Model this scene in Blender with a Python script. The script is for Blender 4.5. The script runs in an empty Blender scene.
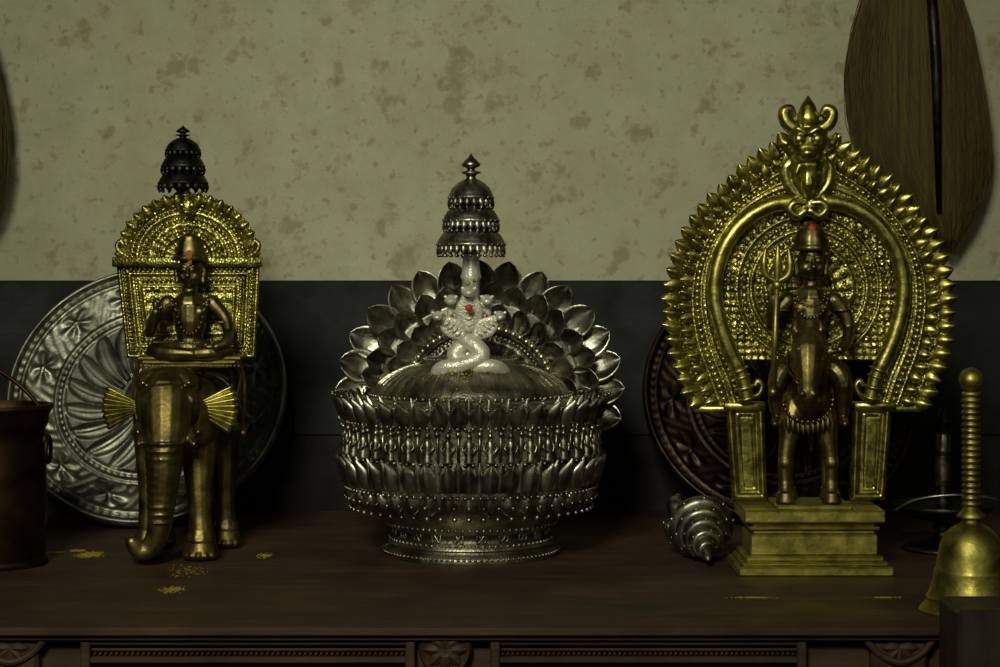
import bpy, math, random
from mathutils import Vector, Matrix
random.seed(7)
pi=math.pi; sin=math.sin; cos=math.cos
TZ=0.9          # altar top height
# ---------- survey helper: plan coordinates (mm in the y=0 plane) -> metres ----------
def P(a,b,y=0.0):
    s=(2000+y)/2000
    return Vector(((a-500)*s*.001, y*.001, TZ+(300-(b-260)*s)*.001))
def mm(x): return x*.001

# =============================== mesh builder ===============================
def frame(o,zd,nd):
    z=Vector(zd).normalized(); y=-Vector(nd); y=(y-z*y.dot(z)).normalized(); x=y.cross(z)
    return Matrix(((x.x,y.x,z.x,o[0]),(x.y,y.y,z.y,o[1]),(x.z,y.z,z.z,o[2]),(0,0,0,1)))
def catmull(pts,n=6):
    pts=[Vector(p) for p in pts]
    q=[pts[0]*2-pts[1]]+pts+[pts[-1]*2-pts[-2]]; out=[]
    for i in range(1,len(q)-2):
        a,b,c,d=q[i-1],q[i],q[i+1],q[i+2]
        for k in range(n):
            t=k/n
            out.append(0.5*((2*b)+(c-a)*t+(2*a-5*b+4*c-d)*t*t+(3*b-a-3*c+d)*t**3))
    out.append(q[-2]); return out
def resample(pts,n):
    L=[0]
    for a,b in zip(pts,pts[1:]): L.append(L[-1]+(b-a).length)
    out=[];j=0
    for i in range(n):
        t=L[-1]*i/(n-1)
        while j<len(L)-2 and L[j+1]<t: j+=1
        k=(t-L[j])/max(1e-9,L[j+1]-L[j]); out.append(pts[j].lerp(pts[j+1],k))
    return out
class MB:
    def __init__(s): s.v=[]; s.f=[]
    def add(s,vs,fs,M=None):
        o=len(s.v)
        s.v+=[tuple(M@Vector(v)) for v in vs] if M else [tuple(v) for v in vs]
        s.f+=[tuple(i+o for i in f) for f in fs]
    def sphere(s,c,r,nu=10,nv=7,R=None):
        if not hasattr(r,'__len__'): r=(r,r,r)
        vs=[(0,0,r[2])];fs=[]
        for j in range(1,nv):
            p=pi*j/nv
            for i in range(nu):
                a=2*pi*i/nu; vs.append((r[0]*sin(p)*cos(a),r[1]*sin(p)*sin(a),r[2]*cos(p)))
        vs.append((0,0,-r[2])); e=len(vs)-1
        for i in range(nu):
            k=(i+1)%nu
            fs.append((0,1+i,1+k))
            for j in range(nv-2):
                a=1+j*nu; fs.append((a+i,a+nu+i,a+nu+k,a+k))
            a=1+(nv-2)*nu; fs.append((a+i,e,a+k))
        M=Matrix.Translation(Vector(c))
        if R is not None: M=M@R.to_4x4()
        s.add(vs,fs,M)
    def tube(s,pts,rad,n=10,flat=1.0,closed=False):
        pts=[Vector(p) for p in pts]; m=len(pts)
        if not hasattr(rad,'__len__'): rad=[rad]*m
        t=[]
        for i in range(m):
            if closed: d=pts[(i+1)%m]-pts[i-1]
            else: d=pts[min(i+1,m-1)]-pts[max(i-1,0)]
            t.append(d.normalized())
        up=Vector((0,1,0)) if abs(t[0].y)<.9 else Vector((0,0,1))
        x=t[0].cross(up).normalized(); vs=[];fs=[]
        for i in range(m):
            x=(x-t[i]*x.dot(t[i])).normalized(); y=t[i].cross(x)
            for k in range(n):
                a=2*pi*k/n; vs.append(pts[i]+x*cos(a)*rad[i]+y*sin(a)*rad[i]*flat)
        for i in range(m if closed else m-1):
            i2=(i+1)%m
            for k in range(n):
                k2=(k+1)%n; fs.append((i*n+k,i*n+k2,i2*n+k2,i2*n+k))
        if not closed:
            fs.append(tuple(range(n))[::-1]); fs.append(tuple((m-1)*n+k for k in range(n)))
        s.add(vs,fs)
    def limb(s,pts,rad,n=12,sub=5):
        q=catmull(pts,sub); rr=[]
        for i in range(len(pts)-1):
            for k in range(sub): rr.append(rad[i]+(rad[i+1]-rad[i])*k/sub)
        rr.append(rad[-1]); s.tube(q,rr,n)
        s.sphere(pts[0],rad[0]*.98); s.sphere(pts[-1],rad[-1]*.98)
    def lathe(s,prof,c=(0,0,0),n=48,M=None,mod=None):
        vs=[];fs=[];m=len(prof)
        for j,(r,z) in enumerate(prof):
            for i in range(n):
                a=2*pi*i/n; rr=max(r,1e-5)
                if mod: rr=mod(rr,z,a,j)
                vs.append((rr*cos(a),rr*sin(a),z))
        for j in range(m-1):
            for i in range(n):
                k=(i+1)%n; fs.append((j*n+i,j*n+k,(j+1)*n+k,(j+1)*n+i))
        T=Matrix.Translation(Vector(c))
        s.add(vs,fs,T@M if M else T)
    def petal(s,M,L,W,cup=.3,curl=.2,nu=7,nv=6,th=.06,base=.6,pk=.4,ex=.85):
        vs=[];fs=[]
        for side in (0,1):
            for i in range(nu+1):
                u=i/nu
                w=(base+(1-base)*sin(pi/2*u/pk)) if u<pk else max(.02,cos(pi/2*(u-pk)/(1-pk))**ex)
                for j in range(nv+1):
                    v=-1+2*j/nv
                    y=-cup*W*(1-v*v)*(.35+.65*sin(pi*min(1,u*.9+.1)))-curl*L*u*u-(.05*W if j==nv//2 else 0)
                    vs.append((v*w*W/2,y+side*th*W,u*L))
        q=(nu+1)*(nv+1)
        for i in range(nu):
            for j in range(nv):
                a=i*(nv+1)+j; fs.append((a,a+1,a+nv+2,a+nv+1)); fs.append((q+a,q+a+nv+1,q+a+nv+2,q+a+1))
        for i in range(nu):
            a=i*(nv+1); fs.append((a,a+nv+1,q+a+nv+1,q+a)); a+=nv; fs.append((a,q+a,q+a+nv+1,a+nv+1))
        s.add(vs,fs,M)
    def grid(s,fn,nu,nv,th=None):
        vs=[];fs=[]
        for i in range(nu+1):
            for j in range(nv+1): vs.append(Vector(fn(i/nu,j/nv)))
        for i in range(nu):
            for j in range(nv):
                a=i*(nv+1)+j; fs.append((a,a+1,a+nv+2,a+nv+1))
        if th is not None:
            q=len(vs); th=Vector(th); vs+=[v+th for v in vs[:q]]
            fs+=[tuple(q+k for k in f[::-1]) for f in fs[:]]
            for i in range(nu):
                a=i*(nv+1); fs.append((a,a+nv+1,q+a+nv+1,q+a)); a+=nv; fs.append((a,q+a,q+a+nv+1,a+nv+1))
            for j in range(nv):
                fs.append((j,q+j,q+j+1,j+1)); a=nu*(nv+1)+j; fs.append((a,a+1,q+a+1,q+a))
        s.add(vs,fs)
    def box(s,lo,hi,bev=0.0):
        x0,y0,z0=lo;x1,y1,z1=hi;b=bev
        if b<=0:
            vs=[(x,y,z) for z in (z0,z1) for y in (y0,y1) for x in (x0,x1)]
            fs=[(0,2,3,1),(4,5,7,6),(0,1,5,4),(1,3,7,5),(3,2,6,7),(2,0,4,6)]
            s.add(vs,fs);return
        vs=[];fs=[]
        rings=[(z0,b),(z0+b,0),(z1-b,0),(z1,b)]
        for z,i in rings:
            vs+=[(x0+i+b*(i==0),y0+i,z),(x1-i-b*(i==0),y0+i,z),(x1-i,y0+i+b*(i==0),z),(x1-i,y1-i-b*(i==0),z),
                 (x1-i-b*(i==0),y1-i,z),(x0+i+b*(i==0),y1-i,z),(x0+i,y1-i-b*(i==0),z),(x0+i,y0+i+b*(i==0),z)]
        for j in range(3):
            for i in range(8):
                k=(i+1)%8; fs.append((j*8+i,j*8+k,(j+1)*8+k,(j+1)*8+i))
        fs.append(tuple(range(8))[::-1]); fs.append(tuple(range(24,32)))
        s.add(vs,fs)
    def build(s,name,mat,parent=None,smooth=True,vox=None,sm=4,angle=None,recalc=True):
        o=Vector(parent.location) if parent else Vector((0,0,0))
        me=bpy.data.meshes.new(name); me.from_pydata([tuple(Vector(v)-o) for v in s.v],[],s.f)
        import bmesh
        bm=bmesh.new(); bm.from_mesh(me)
        if recalc: bmesh.ops.recalc_face_normals(bm,faces=bm.faces)
        bm.to_mesh(me); bm.free()
        me.materials.append(mat); ob=bpy.data.objects.new(name,me); bpy.context.scene.collection.objects.link(ob)
        if parent: ob.parent=parent
        me.polygons.foreach_set('use_smooth',[smooth]*len(me.polygons))
        if vox:
            r=ob.modifiers.new('r','REMESH'); r.mode='VOXEL'; r.voxel_size=vox; r.use_smooth_shade=True
            q=ob.modifiers.new('s','SMOOTH'); q.iterations=sm; q.factor=.5
        elif smooth and angle:
            try: me.set_sharp_from_angle(angle=math.radians(angle))
            except Exception: pass
        return ob
def empty(name,loc):
    e=bpy.data.objects.new(name,None); e.location=loc; e.empty_display_size=.02
    bpy.context.scene.collection.objects.link(e); return e

# =============================== materials ===============================
def newmat(name):
    m=bpy.data.materials.new(name); m.use_nodes=True; nt=m.node_tree
    return m,nt,nt.nodes['Principled BSDF']
def ramp(nt,inp,stops):
    r=nt.nodes.new('ShaderNodeValToRGB'); el=r.color_ramp.elements
    while len(el)<len(stops): el.new(.5)
    for e,(p,c) in zip(el,stops):
        e.position=p; e.color=(c,c,c,1) if not hasattr(c,'__len__') else (*c,1)
    nt.links.new(inp,r.inputs[0]); return r.outputs[0]
def noise(nt,vec,scale,detail=4,rough=.55):
    n=nt.nodes.new('ShaderNodeTexNoise'); n.inputs['Scale'].default_value=scale; n.inputs['Detail'].default_value=detail
    n.inputs['Roughness'].default_value=rough; nt.links.new(vec,n.inputs['Vector']); return n.outputs['Fac']
def mix(nt,fac,a,b,bt='MIX'):
    m=nt.nodes.new('ShaderNodeMix'); m.data_type='RGBA'; m.blend_type=bt
    for v,i in ((fac,0),(a,6),(b,7)):
        if isinstance(v,bpy.types.NodeSocket): nt.links.new(v,m.inputs[i])
        elif i==0: m.inputs[0].default_value=v
        else: m.inputs[i].default_value=(*v,1)
    return m.outputs[2]
def coord(nt,scale=None):
    t=nt.nodes.new('ShaderNodeTexCoord')
    if scale is None: return t.outputs['Object']
    mp=nt.nodes.new('ShaderNodeMapping'); mp.inputs['Scale'].default_value=scale
    nt.links.new(t.outputs['Object'],mp.inputs[0]); return mp.outputs[0]
def metal(name,c1,c2,rough=.35,ns=60,bump=.3,bs=250,vor=False,bd=.0008,met=1.0,r2=.2):
    m,nt,b=newmat(name); c=coord(nt)
    f=ramp(nt,noise(nt,c,ns,6),[(.36,0),(.62,1)])
    col=mix(nt,f,c1,c2)
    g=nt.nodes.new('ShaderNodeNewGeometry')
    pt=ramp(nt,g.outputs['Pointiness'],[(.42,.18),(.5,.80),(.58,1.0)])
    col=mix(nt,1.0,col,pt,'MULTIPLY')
    nt.links.new(col,b.inputs['Base Color']); b.inputs['Metallic'].default_value=met
    rr=ramp(nt,noise(nt,c,ns*1.7,3),[(.3,rough),(.7,min(1,rough+r2))]); nt.links.new(rr,b.inputs['Roughness'])
    bp=nt.nodes.new('ShaderNodeBump'); bp.inputs['Strength'].default_value=bump; bp.inputs['Distance'].default_value=bd
    if vor:
        v=nt.nodes.new('ShaderNodeTexVoronoi'); v.inputs['Scale'].default_value=bs; nt.links.new(c,v.inputs['Vector']); h=v.outputs['Distance']
    else: h=noise(nt,c,bs,3)
    nt.links.new(h,bp.inputs['Height']); nt.links.new(bp.outputs[0],b.inputs['Normal'])
    return m
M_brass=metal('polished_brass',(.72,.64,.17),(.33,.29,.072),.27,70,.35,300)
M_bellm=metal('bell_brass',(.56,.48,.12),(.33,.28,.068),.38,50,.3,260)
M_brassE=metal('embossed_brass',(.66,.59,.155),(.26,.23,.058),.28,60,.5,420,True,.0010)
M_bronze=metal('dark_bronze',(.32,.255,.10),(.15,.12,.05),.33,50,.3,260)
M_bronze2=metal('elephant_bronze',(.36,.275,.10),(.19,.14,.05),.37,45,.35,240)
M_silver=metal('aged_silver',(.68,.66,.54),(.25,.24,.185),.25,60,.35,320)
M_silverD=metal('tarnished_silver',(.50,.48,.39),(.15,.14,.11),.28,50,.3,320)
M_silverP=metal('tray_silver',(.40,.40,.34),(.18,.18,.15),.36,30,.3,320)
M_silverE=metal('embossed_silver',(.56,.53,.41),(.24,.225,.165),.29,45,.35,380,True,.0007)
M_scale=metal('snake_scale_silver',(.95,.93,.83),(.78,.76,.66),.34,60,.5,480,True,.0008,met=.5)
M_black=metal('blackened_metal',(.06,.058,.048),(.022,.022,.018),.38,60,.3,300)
M_copper=metal('dull_copper',(.075,.042,.018),(.032,.02,.010),.45,25,.2,200)
M_plateR=metal('dark_tray_metal',(.08,.05,.038),(.03,.022,.017),.38,30,.3,250)
def plain(name,c,rough=.6):
    m,nt,b=newmat(name); cc=coord(nt)
    col=mix(nt,noise(nt,cc,90,4),c,tuple(k*.55 for k in c)); nt.links.new(col,b.inputs['Base Color']); b.inputs['Roughness'].default_value=rough
    return m
M_red=plain('vermilion_paste',(.65,.03,.01)); M_turm=plain('turmeric_powder',(.50,.36,.015),.9)
M_orange=plain('sandal_paste',(.42,.16,.03),.8)
def woodmat(name,c1,c2,sc=(2.5,30,30),rough=.42):
    m,nt,b=newmat(name); c=coord(nt,sc)
    f=ramp(nt,noise(nt,c,2.2,8,.65),[(.3,0),(.7,1)]); col=mix(nt,f,c1,c2)
    c2_=coord(nt); s=ramp(nt,noise(nt,c2_,9,6,.6),[(.35,.42),(.65,1.2)]); col=mix(nt,1.0,col,s,'MULTIPLY')
    nt.links.new(col,b.inputs['Base Color'])
    nt.links.new(ramp(nt,noise(nt,c2_,14,5),[(.3,rough),(.7,rough+.3)]),b.inputs['Roughness'])
    bp=nt.nodes.new('ShaderNodeBump'); bp.inputs['Strength'].default_value=.35; bp.inputs['Distance'].default_value=.001
    nt.links.new(f,bp.inputs['Height']); nt.links.new(bp.outputs[0],b.inputs['Normal']); return m
M_wood=woodmat('old_reddish_wood',(.088,.041,.018),(.034,.016,.008),rough=.5)
M_wood2=woodmat('dark_post_wood',(.045,.027,.025),(.02,.013,.013),(30,30,2.5))
M_dark=woodmat('black_painted_board',(.009,.0092,.010),(.0038,.0041,.005),(2,20,20),.6)
M_slat=woodmat('dark_slat_wood',(.009,.0058,.004),(.003,.0022,.0016),(30,30,2),.65)
def wallmat():
    m,nt,b=newmat('stained_plaster'); c=coord(nt)
    base=mix(nt,ramp(nt,noise(nt,c,2.2,5),[(.3,0),(.7,1)]),(.45,.445,.325),(.55,.545,.40))
    base=mix(nt,ramp(nt,noise(nt,c,15,9,.74),[(.40,0),(.72,.70)]),base,(.36,.34,.20))
    m1=ramp(nt,noise(nt,c,27,5,.6),[(.575,0),(.65,.55)])
    m2=ramp(nt,noise(nt,c,75,3,.5),[(.60,0),(.67,.50)])
    m3=ramp(nt,noise(nt,c,12,7,.75),[(.57,0),(.64,.38)])
    m4=ramp(nt,noise(nt,c,190,2,.5),[(.65,0),(.71,.4)])
    for k in (m1,m2,m3,m4): base=mix(nt,k,base,(.25,.21,.085))
    nt.links.new(base,b.inputs['Base Color']); b.inputs['Roughness'].default_value=.85
    bp=nt.nodes.new('ShaderNodeBump'); bp.inputs['Strength'].default_value=.3; bp.inputs['Distance'].default_value=.002
    nt.links.new(noise(nt,c,60,5),bp.inputs['Height']); nt.links.new(bp.outputs[0],b.inputs['Normal']); return m
M_wall=wallmat(); M_floor=plain('red_oxide_floor',(.09,.04,.03),.5)
def hairmat():
    m,nt,b=newmat('yak_hair'); c=coord(nt,(110,110,3))
    col=mix(nt,ramp(nt,noise(nt,c,2,5,.6),[(.3,0),(.7,1)]),(.135,.100,.018),(.05,.038,.010))
    nt.links.new(col,b.inputs['Base Color']); b.inputs['Roughness'].default_value=.8; return m
M_hair=hairmat()

# =============================== room ===============================
w=MB(); w.box((-2.2,.40,0),(2.2,.50,2.7)); w.build('wall_back',M_wall,smooth=False)
w=MB(); w.box((-2.2,-3.2,-.06),(2.2,.40,0)); w.build('floor',M_floor,smooth=False)
w=MB()
w.box((-2.2,.390,TZ+.090),(2.2,.3995,TZ+.2755),.002); w.build('trim_1',M_dark,smooth=False)
w=MB()
w.box((-2.2,.393,.0),(2.2,.3995,TZ+.0895))
w.build('trim_2',M_slat,smooth=False)

# =============================== altar table ===============================
tb=empty('altar_table',(0,0,0))
yf=-.370
w=MB(); w.box((-1.3,yf,TZ-.007),(1.3,.391,TZ),.0015); w.build('table_top',M_wood,tb,smooth=False)
w=MB(); w.box((-1.27,yf+.024,.06),(1.27,.375,TZ-.007)); w.build('cabinet_body',M_wood,tb,smooth=False)
w=MB()
def fx(px): return (px-500)*.00082
def fz(py): return TZ+.3-(py-260)*.00082
w.box((-1.29,yf+.006,TZ-.0115),(1.29,yf+.03,TZ-.007),.001)
for (a,b) in ((85,410),(495,802),(-330,-10)):
    for (u,v,k) in ((641,646,0),(650,653,.004),(658,664,0)):
        w.box((fx(a),yf+.012+k,fz(v)),(fx(b),yf+.026,fz(u)),.001)
    n=60
    for i in range(n):
        xx=fx(a)+(fx(b)-fx(a))*(i+.5)/n; w.sphere((xx,yf+.018,fz(655.5)),(.0016,.003,.0014),6,5)
    for e in (a,b):
        w.box((fx(e)-.004,yf+.010,fz(668)),(fx(e)+.004,yf+.026,fz(640)),.001)
for cx in (445,): 
    w.lathe([(0,-.004),(.006,-.006),(.0065,-.003),(.016,-.001),(.020,-.004),(.022,0),(.022,.006)],n=32,M=Matrix.Translation((fx(cx),yf+.014,fz(650)))@Matrix.Rotation(pi/2,4,'X')@Matrix.Scale(-1,4,(0,0,1)))
    for i in range(8):
        a=2*pi*i/8; w.petal(frame((fx(cx),yf+.012,fz(650)),(cos(a),0,sin(a)),(0,-1,0)),.019,.012,.3,.0)
for cx in (10,900):
    w.box((fx(cx-28),yf+.010,fz(720)),(fx(cx+28),yf+.026,fz(644)),.003)
    w.tube(catmull([(fx(cx-34),yf+.012,fz(640)),(fx(cx-20),yf+.010,fz(655)),(fx(cx),yf+.008,fz(662)),(fx(cx+20),yf+.010,fz(655)),(fx(cx+34),yf+.012,fz(640))],5),.003,8)
    for i in range(5):
        a=pi+pi*i/4; w.petal(frame((fx(cx),yf+.010,fz(648)),(cos(a),0,sin(a)),(0,-1,0)),.016,.009,.3,0)
w.box((-1.29,yf+.004,TZ-.075),(1.29,yf+.03,TZ-.060),.003)
w.build('carved_apron',M_wood,tb,smooth=False)
w=MB()
for i in range(6):
    x0=-1.24+i*.415
    w.box((x0,yf+.015,.16),(x0+.39,yf+.026,TZ-.10),.004); w.box((x0+.04,yf+.010,.22),(x0+.35,yf+.018,TZ-.16),.006)
w.box((-1.29,yf+.01,0),(1.29,.38,.07),.004)
w.build('cabinet_panels',M_wood,tb,smooth=False)

# turmeric smudges (loose powder on the table)
w=MB()
for (a,b,sx,sy,n,rot) in ((50,553,9,1.5,500,.3),(90,555,9,6,600,-.5),(78,551,7,2,150,0),(172,590,8,5,250,.2),(265,556,6,5,120,.2),(752,598,13,1.2,160,0),(885,598,10,1.2,100,0),(185,572,14,12,100,0)):
    d=600/(b-260); yc=d-2.0; xc=(a-500)*d/2000
    for i in range(n):
        gx=random.gauss(0,sx*.6); gy=random.gauss(0,sy)
        xx=xc+(gx*cos(rot)-gy*sin(rot))*.001; yy=yc+(gx*sin(rot)+gy*cos(rot))*.001*1.6
        if yy<yf+.004: continue
        r=random.uniform(.0002,.0007); w.sphere((xx,yy,TZ+.0004),(r*1.5,r*1.5,.0003),6,3)
w.build('turmeric_powder',M_turm)

# =============================== shared ornaments ===============================
def umbrella(mb,c,r,h,n=24,rt=.35,drops=True):
    prof=[(r*rt,h),(r*rt*1.15,h*.97),(r*.62,h*.82),(r*.86,h*.58),(r*.97,h*.32),(r,h*.22),(r*1.04,h*.16),(r*1.04,h*.06),(r*.97,0),(r*.9,.0),(r*.86,h*.3),(r*.3,h*.7)]
    mb.lathe(prof,c,n*2,mod=lambda rr,z,a,j:rr*(1+.025*cos(n*a)))
    for i in range(n):
        a=2*pi*i/n; d=Vector((cos(a),sin(a),0)); p=Vector(c)+d*r*.99
        if drops:
            mb.petal(frame(p+Vector((0,0,h*.08)),Vector((0,0,-1))+d*.15,d),h*.42,2*pi*r/n*.95,.2,0,4,4)
            mb.sphere(p+Vector((0,0,-h*.38)),h*.085,6,5)
        mb.sphere(p+Vector((0,0,h*.11))+d*r*.05,h*.06,6,5)
def stupa_finial(mb,c,h,r):
    prof=[(0,1),(.10,.95),(.25,.88),(.6,.78),(.9,.68),(.85,.62),(.4,.56),(.35,.5),(.9,.46),(.95,.42),(.5,.38),(.42,.3),(.6,.22),(.62,.16),(.9,.08),(1,.0)]
    mb.lathe([(a*r,b*h) for a,b in prof],c,20)
def hand(mb,w_,d,side,r):
    """palm + four unequal curled fingers + thumb"""
    d=Vector(d).normalized(); side=Vector(side).normalized(); nrm=d.cross(side)
    w_=Vector(w_); pc=w_+d*r*1.4
    mb.limb([w_,pc,pc+d*r],[r*.75,r*1.0,r*.9],8,3)
    for k,l in zip((-1.05,-.35,.35,1.05),(1.7,2.2,2.4,2.0)):
        b=pc+d*r*.8+side*k*r*.75
        mb.limb([b,b+d*l*r*.45,b+d*l*r*.7+nrm*r*.5,b+d*l*r*.6+nrm*r*1.1],[r*.36,r*.35,r*.31,r*.26],6,3)
    b=pc-d*r*.4+side*r*.9
    mb.limb([b,b+side*r*.8+d*r*.5,b+side*r*.8+d*r*1.3+nrm*r*.5],[r*.42,r*.38,r*.3],6,3)
def face(mb,c,r,f=Vector((0,-1,0))):
    """head volume with brow, nose, eyes, lips, ears"""
    c=Vector(c); X=Vector((1,0,0)); Z=Vector((0,0,1))
    mb.sphere(c,(r*.86,r*.92,r*1.15),16,12)
    mb.sphere(c+f*r*.25-Z*r*.62,(r*.5,r*.5,r*.5),12,8)
    mb.limb([c+f*r*.88+Z*r*.2,c+f*r*1.02-Z*r*.12,c+f*r*1.12-Z*r*.3],[r*.10,r*.13,r*.18],8,3)
    for s in (-1,1):
        mb.sphere(c+f*r*.80+X*s*r*.36+Z*r*.1,(r*.2,r*.14,r*.1),10,6)
        mb.limb([c+f*r*.85+X*s*r*.15+Z*r*.28,c+f*r*.82+X*s*r*.4+Z*r*.36,c+f*r*.62+X*s*r*.62+Z*r*.26],[r*.06]*3,6,3)
        mb.limb([c+X*s*r*.88+Z*r*.2,c+X*s*r*1.0-Z*r*.05,c+X*s*r*.92-Z*r*.45,c+X*s*r*.9-Z*r*.75],[r*.16,r*.15,r*.14,r*.17],8,3)
        mb.sphere(c+f*r*.5+X*s*r*.4-Z*r*.35,r*.34,10,6)
    mb.limb([c+f*r*.78-X*r*.28-Z*r*.55,c+f*r*.92-Z*r*.52,c+f*r*.78+X*r*.28-Z*r*.55],[r*.07,r*.1,r*.07],6,3)
    mb.limb([c+f*r*.74-X*r*.2-Z*r*.66,c+f*r*.86-Z*r*.68,c+f*r*.74+X*r*.2-Z*r*.66],[r*.06,r*.09,r*.06],6,3)
def plate_mesh(mb,M,R,style=0):
    nr,na=80,360; vs=[];fs=[]
    def h(t,a):
        z=0
        if t<.16: z+=.010*math.sqrt(max(0,1-(t/.16)**2))
        if .19<t<.58:
            q=(t-.19)/.39; ph=((18*(a+.35*q)/(2*pi))%1-.5)*2      # broad lotus petals, gentle twist
            wd=max(.05,sin(pi*(.12+.80*q))**.7*.95)
            if abs(ph)<wd: z+=.0042*(1-(ph/wd)**2)**.5
            z-=.0012*math.exp(-(ph/.08)**2)*(abs(ph)<wd)
        for rr in (.175,.60,.655,.90): z+=.0035*math.exp(-((t-rr)/.010)**2)
        z+=.0015*(.5+.5*cos(80*a))*math.exp(-((t-.628)/.012)**2)
        if .68<t<.89:
            q=(t-.68)/.21; k=12; ph=((a*k/(2*pi))%1-.5); yy=(q-.5)*1.4
            rad=math.hypot(ph*2,yy*1.2)
            if rad<.75: z+=.0045*(.5+.5*cos(5*math.atan2(yy,ph*2)))*(1-rad/.75)**.4+.0035*math.exp(-(rad/.14)**2)
            else: z+=.0012*abs(sin(30*a+6*q))
        z+=.0016*(.5+.5*cos(90*a))*math.exp(-((t-.93)/.015)**2)
        if t>.95: z+=.006*(1-((t-.975)/.025)**2)
        if t>.62: z+=.010*((t-.62)/.38)
        return z
    for j in range(nr+1):
        t=j/nr
        for i in range(na):
            a=2*pi*i/na; vs.append((max(t,1e-4)*R*cos(a),max(t,1e-4)*R*sin(a),h(t,a)*R/.16))
    for j in range(nr):
        for i in range(na):
            k=(i+1)%na; fs.append((j*na+i,j*na+k,(j+1)*na+k,(j+1)*na+i))
    q=len(vs)
    for t,z in ((1.0,-.002),(.62,-.003),(.02,-.003)):
        for i in range(na):
            a=2*pi*i/na; vs.append((t*R*cos(a),t*R*sin(a),z+(.010 if t==1.0 else 0)))
    b=nr*na
    for A,B in ((b,q),(q,q+na),(q+na,q+2*na)):
        for i in range(na):
            k=(i+1)%na; fs.append((A+i,A+k,B+k,B+i))
    mb.add(vs,fs,M)

# =============================== leaning trays ===============================
def lean_plate(name,px,R,tilt,mat,style,spin=0):
    yb=.383-2*R*sin(tilt)-.006; cx=(px-500)*(2+yb+R*sin(tilt))/2000
    zc=TZ+R*cos(tilt)+.0005; yc=yb+R*sin(tilt)
    e=empty(name,(cx,yc,TZ))
    nrm=Vector((0,-cos(tilt),sin(tilt))); up=Vector((0,sin(tilt),cos(tilt))); xx=up.cross(nrm)
    M=Matrix(((xx.x,up.x,nrm.x,cx),(xx.y,up.y,nrm.y,yc),(xx.z,up.z,nrm.z,zc),(0,0,0,1)))@Matrix.Rotation(spin,4,'Z')
    mb=MB(); plate_mesh(mb,M,R,style); mb.build('dish',mat,e)
lean_plate('silver_plate',148,.161,math.radians(27.5),M_silverP,0)
lean_plate('metal_tray',779,.158,math.radians(27.5),M_plateR,1,.3)

# =============================== deity on elephant ===============================
E=empty('elephant_deity_idol',P(185,560,30)); E.location.z=TZ
b=MB()
b.sphere(P(192,420,55),(.042,.070,.046),20,14)
b.sphere(P(196,422,95),(.038,.040,.043),18,12)
b.sphere(P(186,415,15),(.040,.040,.044),18,12)
b.sphere(P(167,400,-18),(.032,.030,.034),18,14)
b.sphere(P(153,383,-22),(.018,.019,.016),14,10); b.sphere(P(181,383,-22),(.018,.019,.016),14,10)
b.sphere(P(147,408,-24),(.012,.014,.018),12,8); b.sphere(P(187,408,-24),(.012,.014,.018),12,8)
b.limb([P(166,396,-30),P(166,420,-42),P(165,450,-49),P(163,482,-51),P(161,510,-49),P(158,532,-46),P(151,547,-44),P(140,551,-46),P(132,542,-50)],
       [.0265,.0250,.0205,.0160,.0132,.0115,.0102,.0092,.0073],16,6)
for k in range(11):
    q=P(165-k*.5,442+k*8,-50.5); rr=.0203-.0009*k; b.tube([q+Vector((cos(t)*rr,sin(t)*rr,0)) for t in [2*pi*i/20 for i in range(20)]],.0009,6,closed=True)
for s,cx in ((-1,148),(1,185)):
    b.sphere(P(cx+s*1,400,-42),(.0050,.004,.0032),10,7)
    b.tube([P(cx+s*1,400,-43)+Vector((cos(t)*.0065,0,sin(t)*.0048)) for t in [2*pi*i/16 for i in range(16)]],.001,6,closed=True)
    b.limb([P(cx,424,-36),P(cx+s*4,436,-46),P(cx+s*9,444,-58)],[.0065,.0055,.0028],8)
for (ax,ay,bx,by,r) in ((152,14,148,10,.0135),(198,14,201,2,.0150),(165,92,160,95,.014),(222,92,226,88,.0135)):
    top=P(ax,430,ay); kn=P((ax+bx)/2,490,(ay+by)/2-3); ft=Vector(P(bx,540,by)); ft.z=TZ+.0205; an=Vector(ft); an.z=TZ+.027
    b.limb([top,top.lerp(kn,.5),kn,kn.lerp(an,.6),an,ft],[r*1.45,r*1.15,r*.86,r*.76,r*.82,r*1.05],14)
    b.lathe([(0,.0015),(r*1.15,.0015),(r*1.25,.006),(r*1.08,.014),(r*.9,.022),(0,.024)],(ft.x,ft.y,TZ),24)
    for t in (-.8,-.4,0,.4,.8): b.sphere((ft.x+sin(t)*r*1.14,ft.y-cos(t)*r*1.14,TZ+.006),.0034,8,6)
b.limb([P(200,400,130),P(206,440,140),P(208,480,138)],[.006,.004,.003],8)
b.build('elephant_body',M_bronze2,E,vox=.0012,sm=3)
g=MB()
def ear(px,py,a0,a1,R,y0,sg):
    def fn(u,v):
        a=math.radians(a0+(a1-a0)*u); r=(8+(R-8)*v)*(1+.04*abs(sin(u*pi*8)))
        return P(px+cos(a)*r,py-sin(a)*r,y0+7*v-3.0*abs(sin(u*pi*8))*(.3+.7*v))
    g.grid(fn,64,10,(0,.0025,0))
ear(146,407,150,212,43,-14,-1); ear(190,407,30,-36,46,-14,1)
g.build('ears',M_brass,E)
g=MB()
for i in range(13):
    t=i/12; g.sphere(P(143+46*t,385+10*sin(pi*t)-2,-41-8*sin(pi*t)),.0020,8,6)
for i in range(7): g.sphere(P(166,388+i*5.5,-53-i*1.2),.0018,8,6)
for i in range(16):
    t=i/15; g.sphere(P(138+60*t,432+12*sin(pi*t),-22-6*sin(pi*t)),.0022,8,6)
g.grid(lambda u,v:P(203+40*cos(.1+u*1.5),424-50*sin(.1+u*1.5),18+70*v-2*abs(sin(u*12))),24,16,(0,0,.002))
g.build('harness',M_brass,E)
g=MB()
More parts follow.
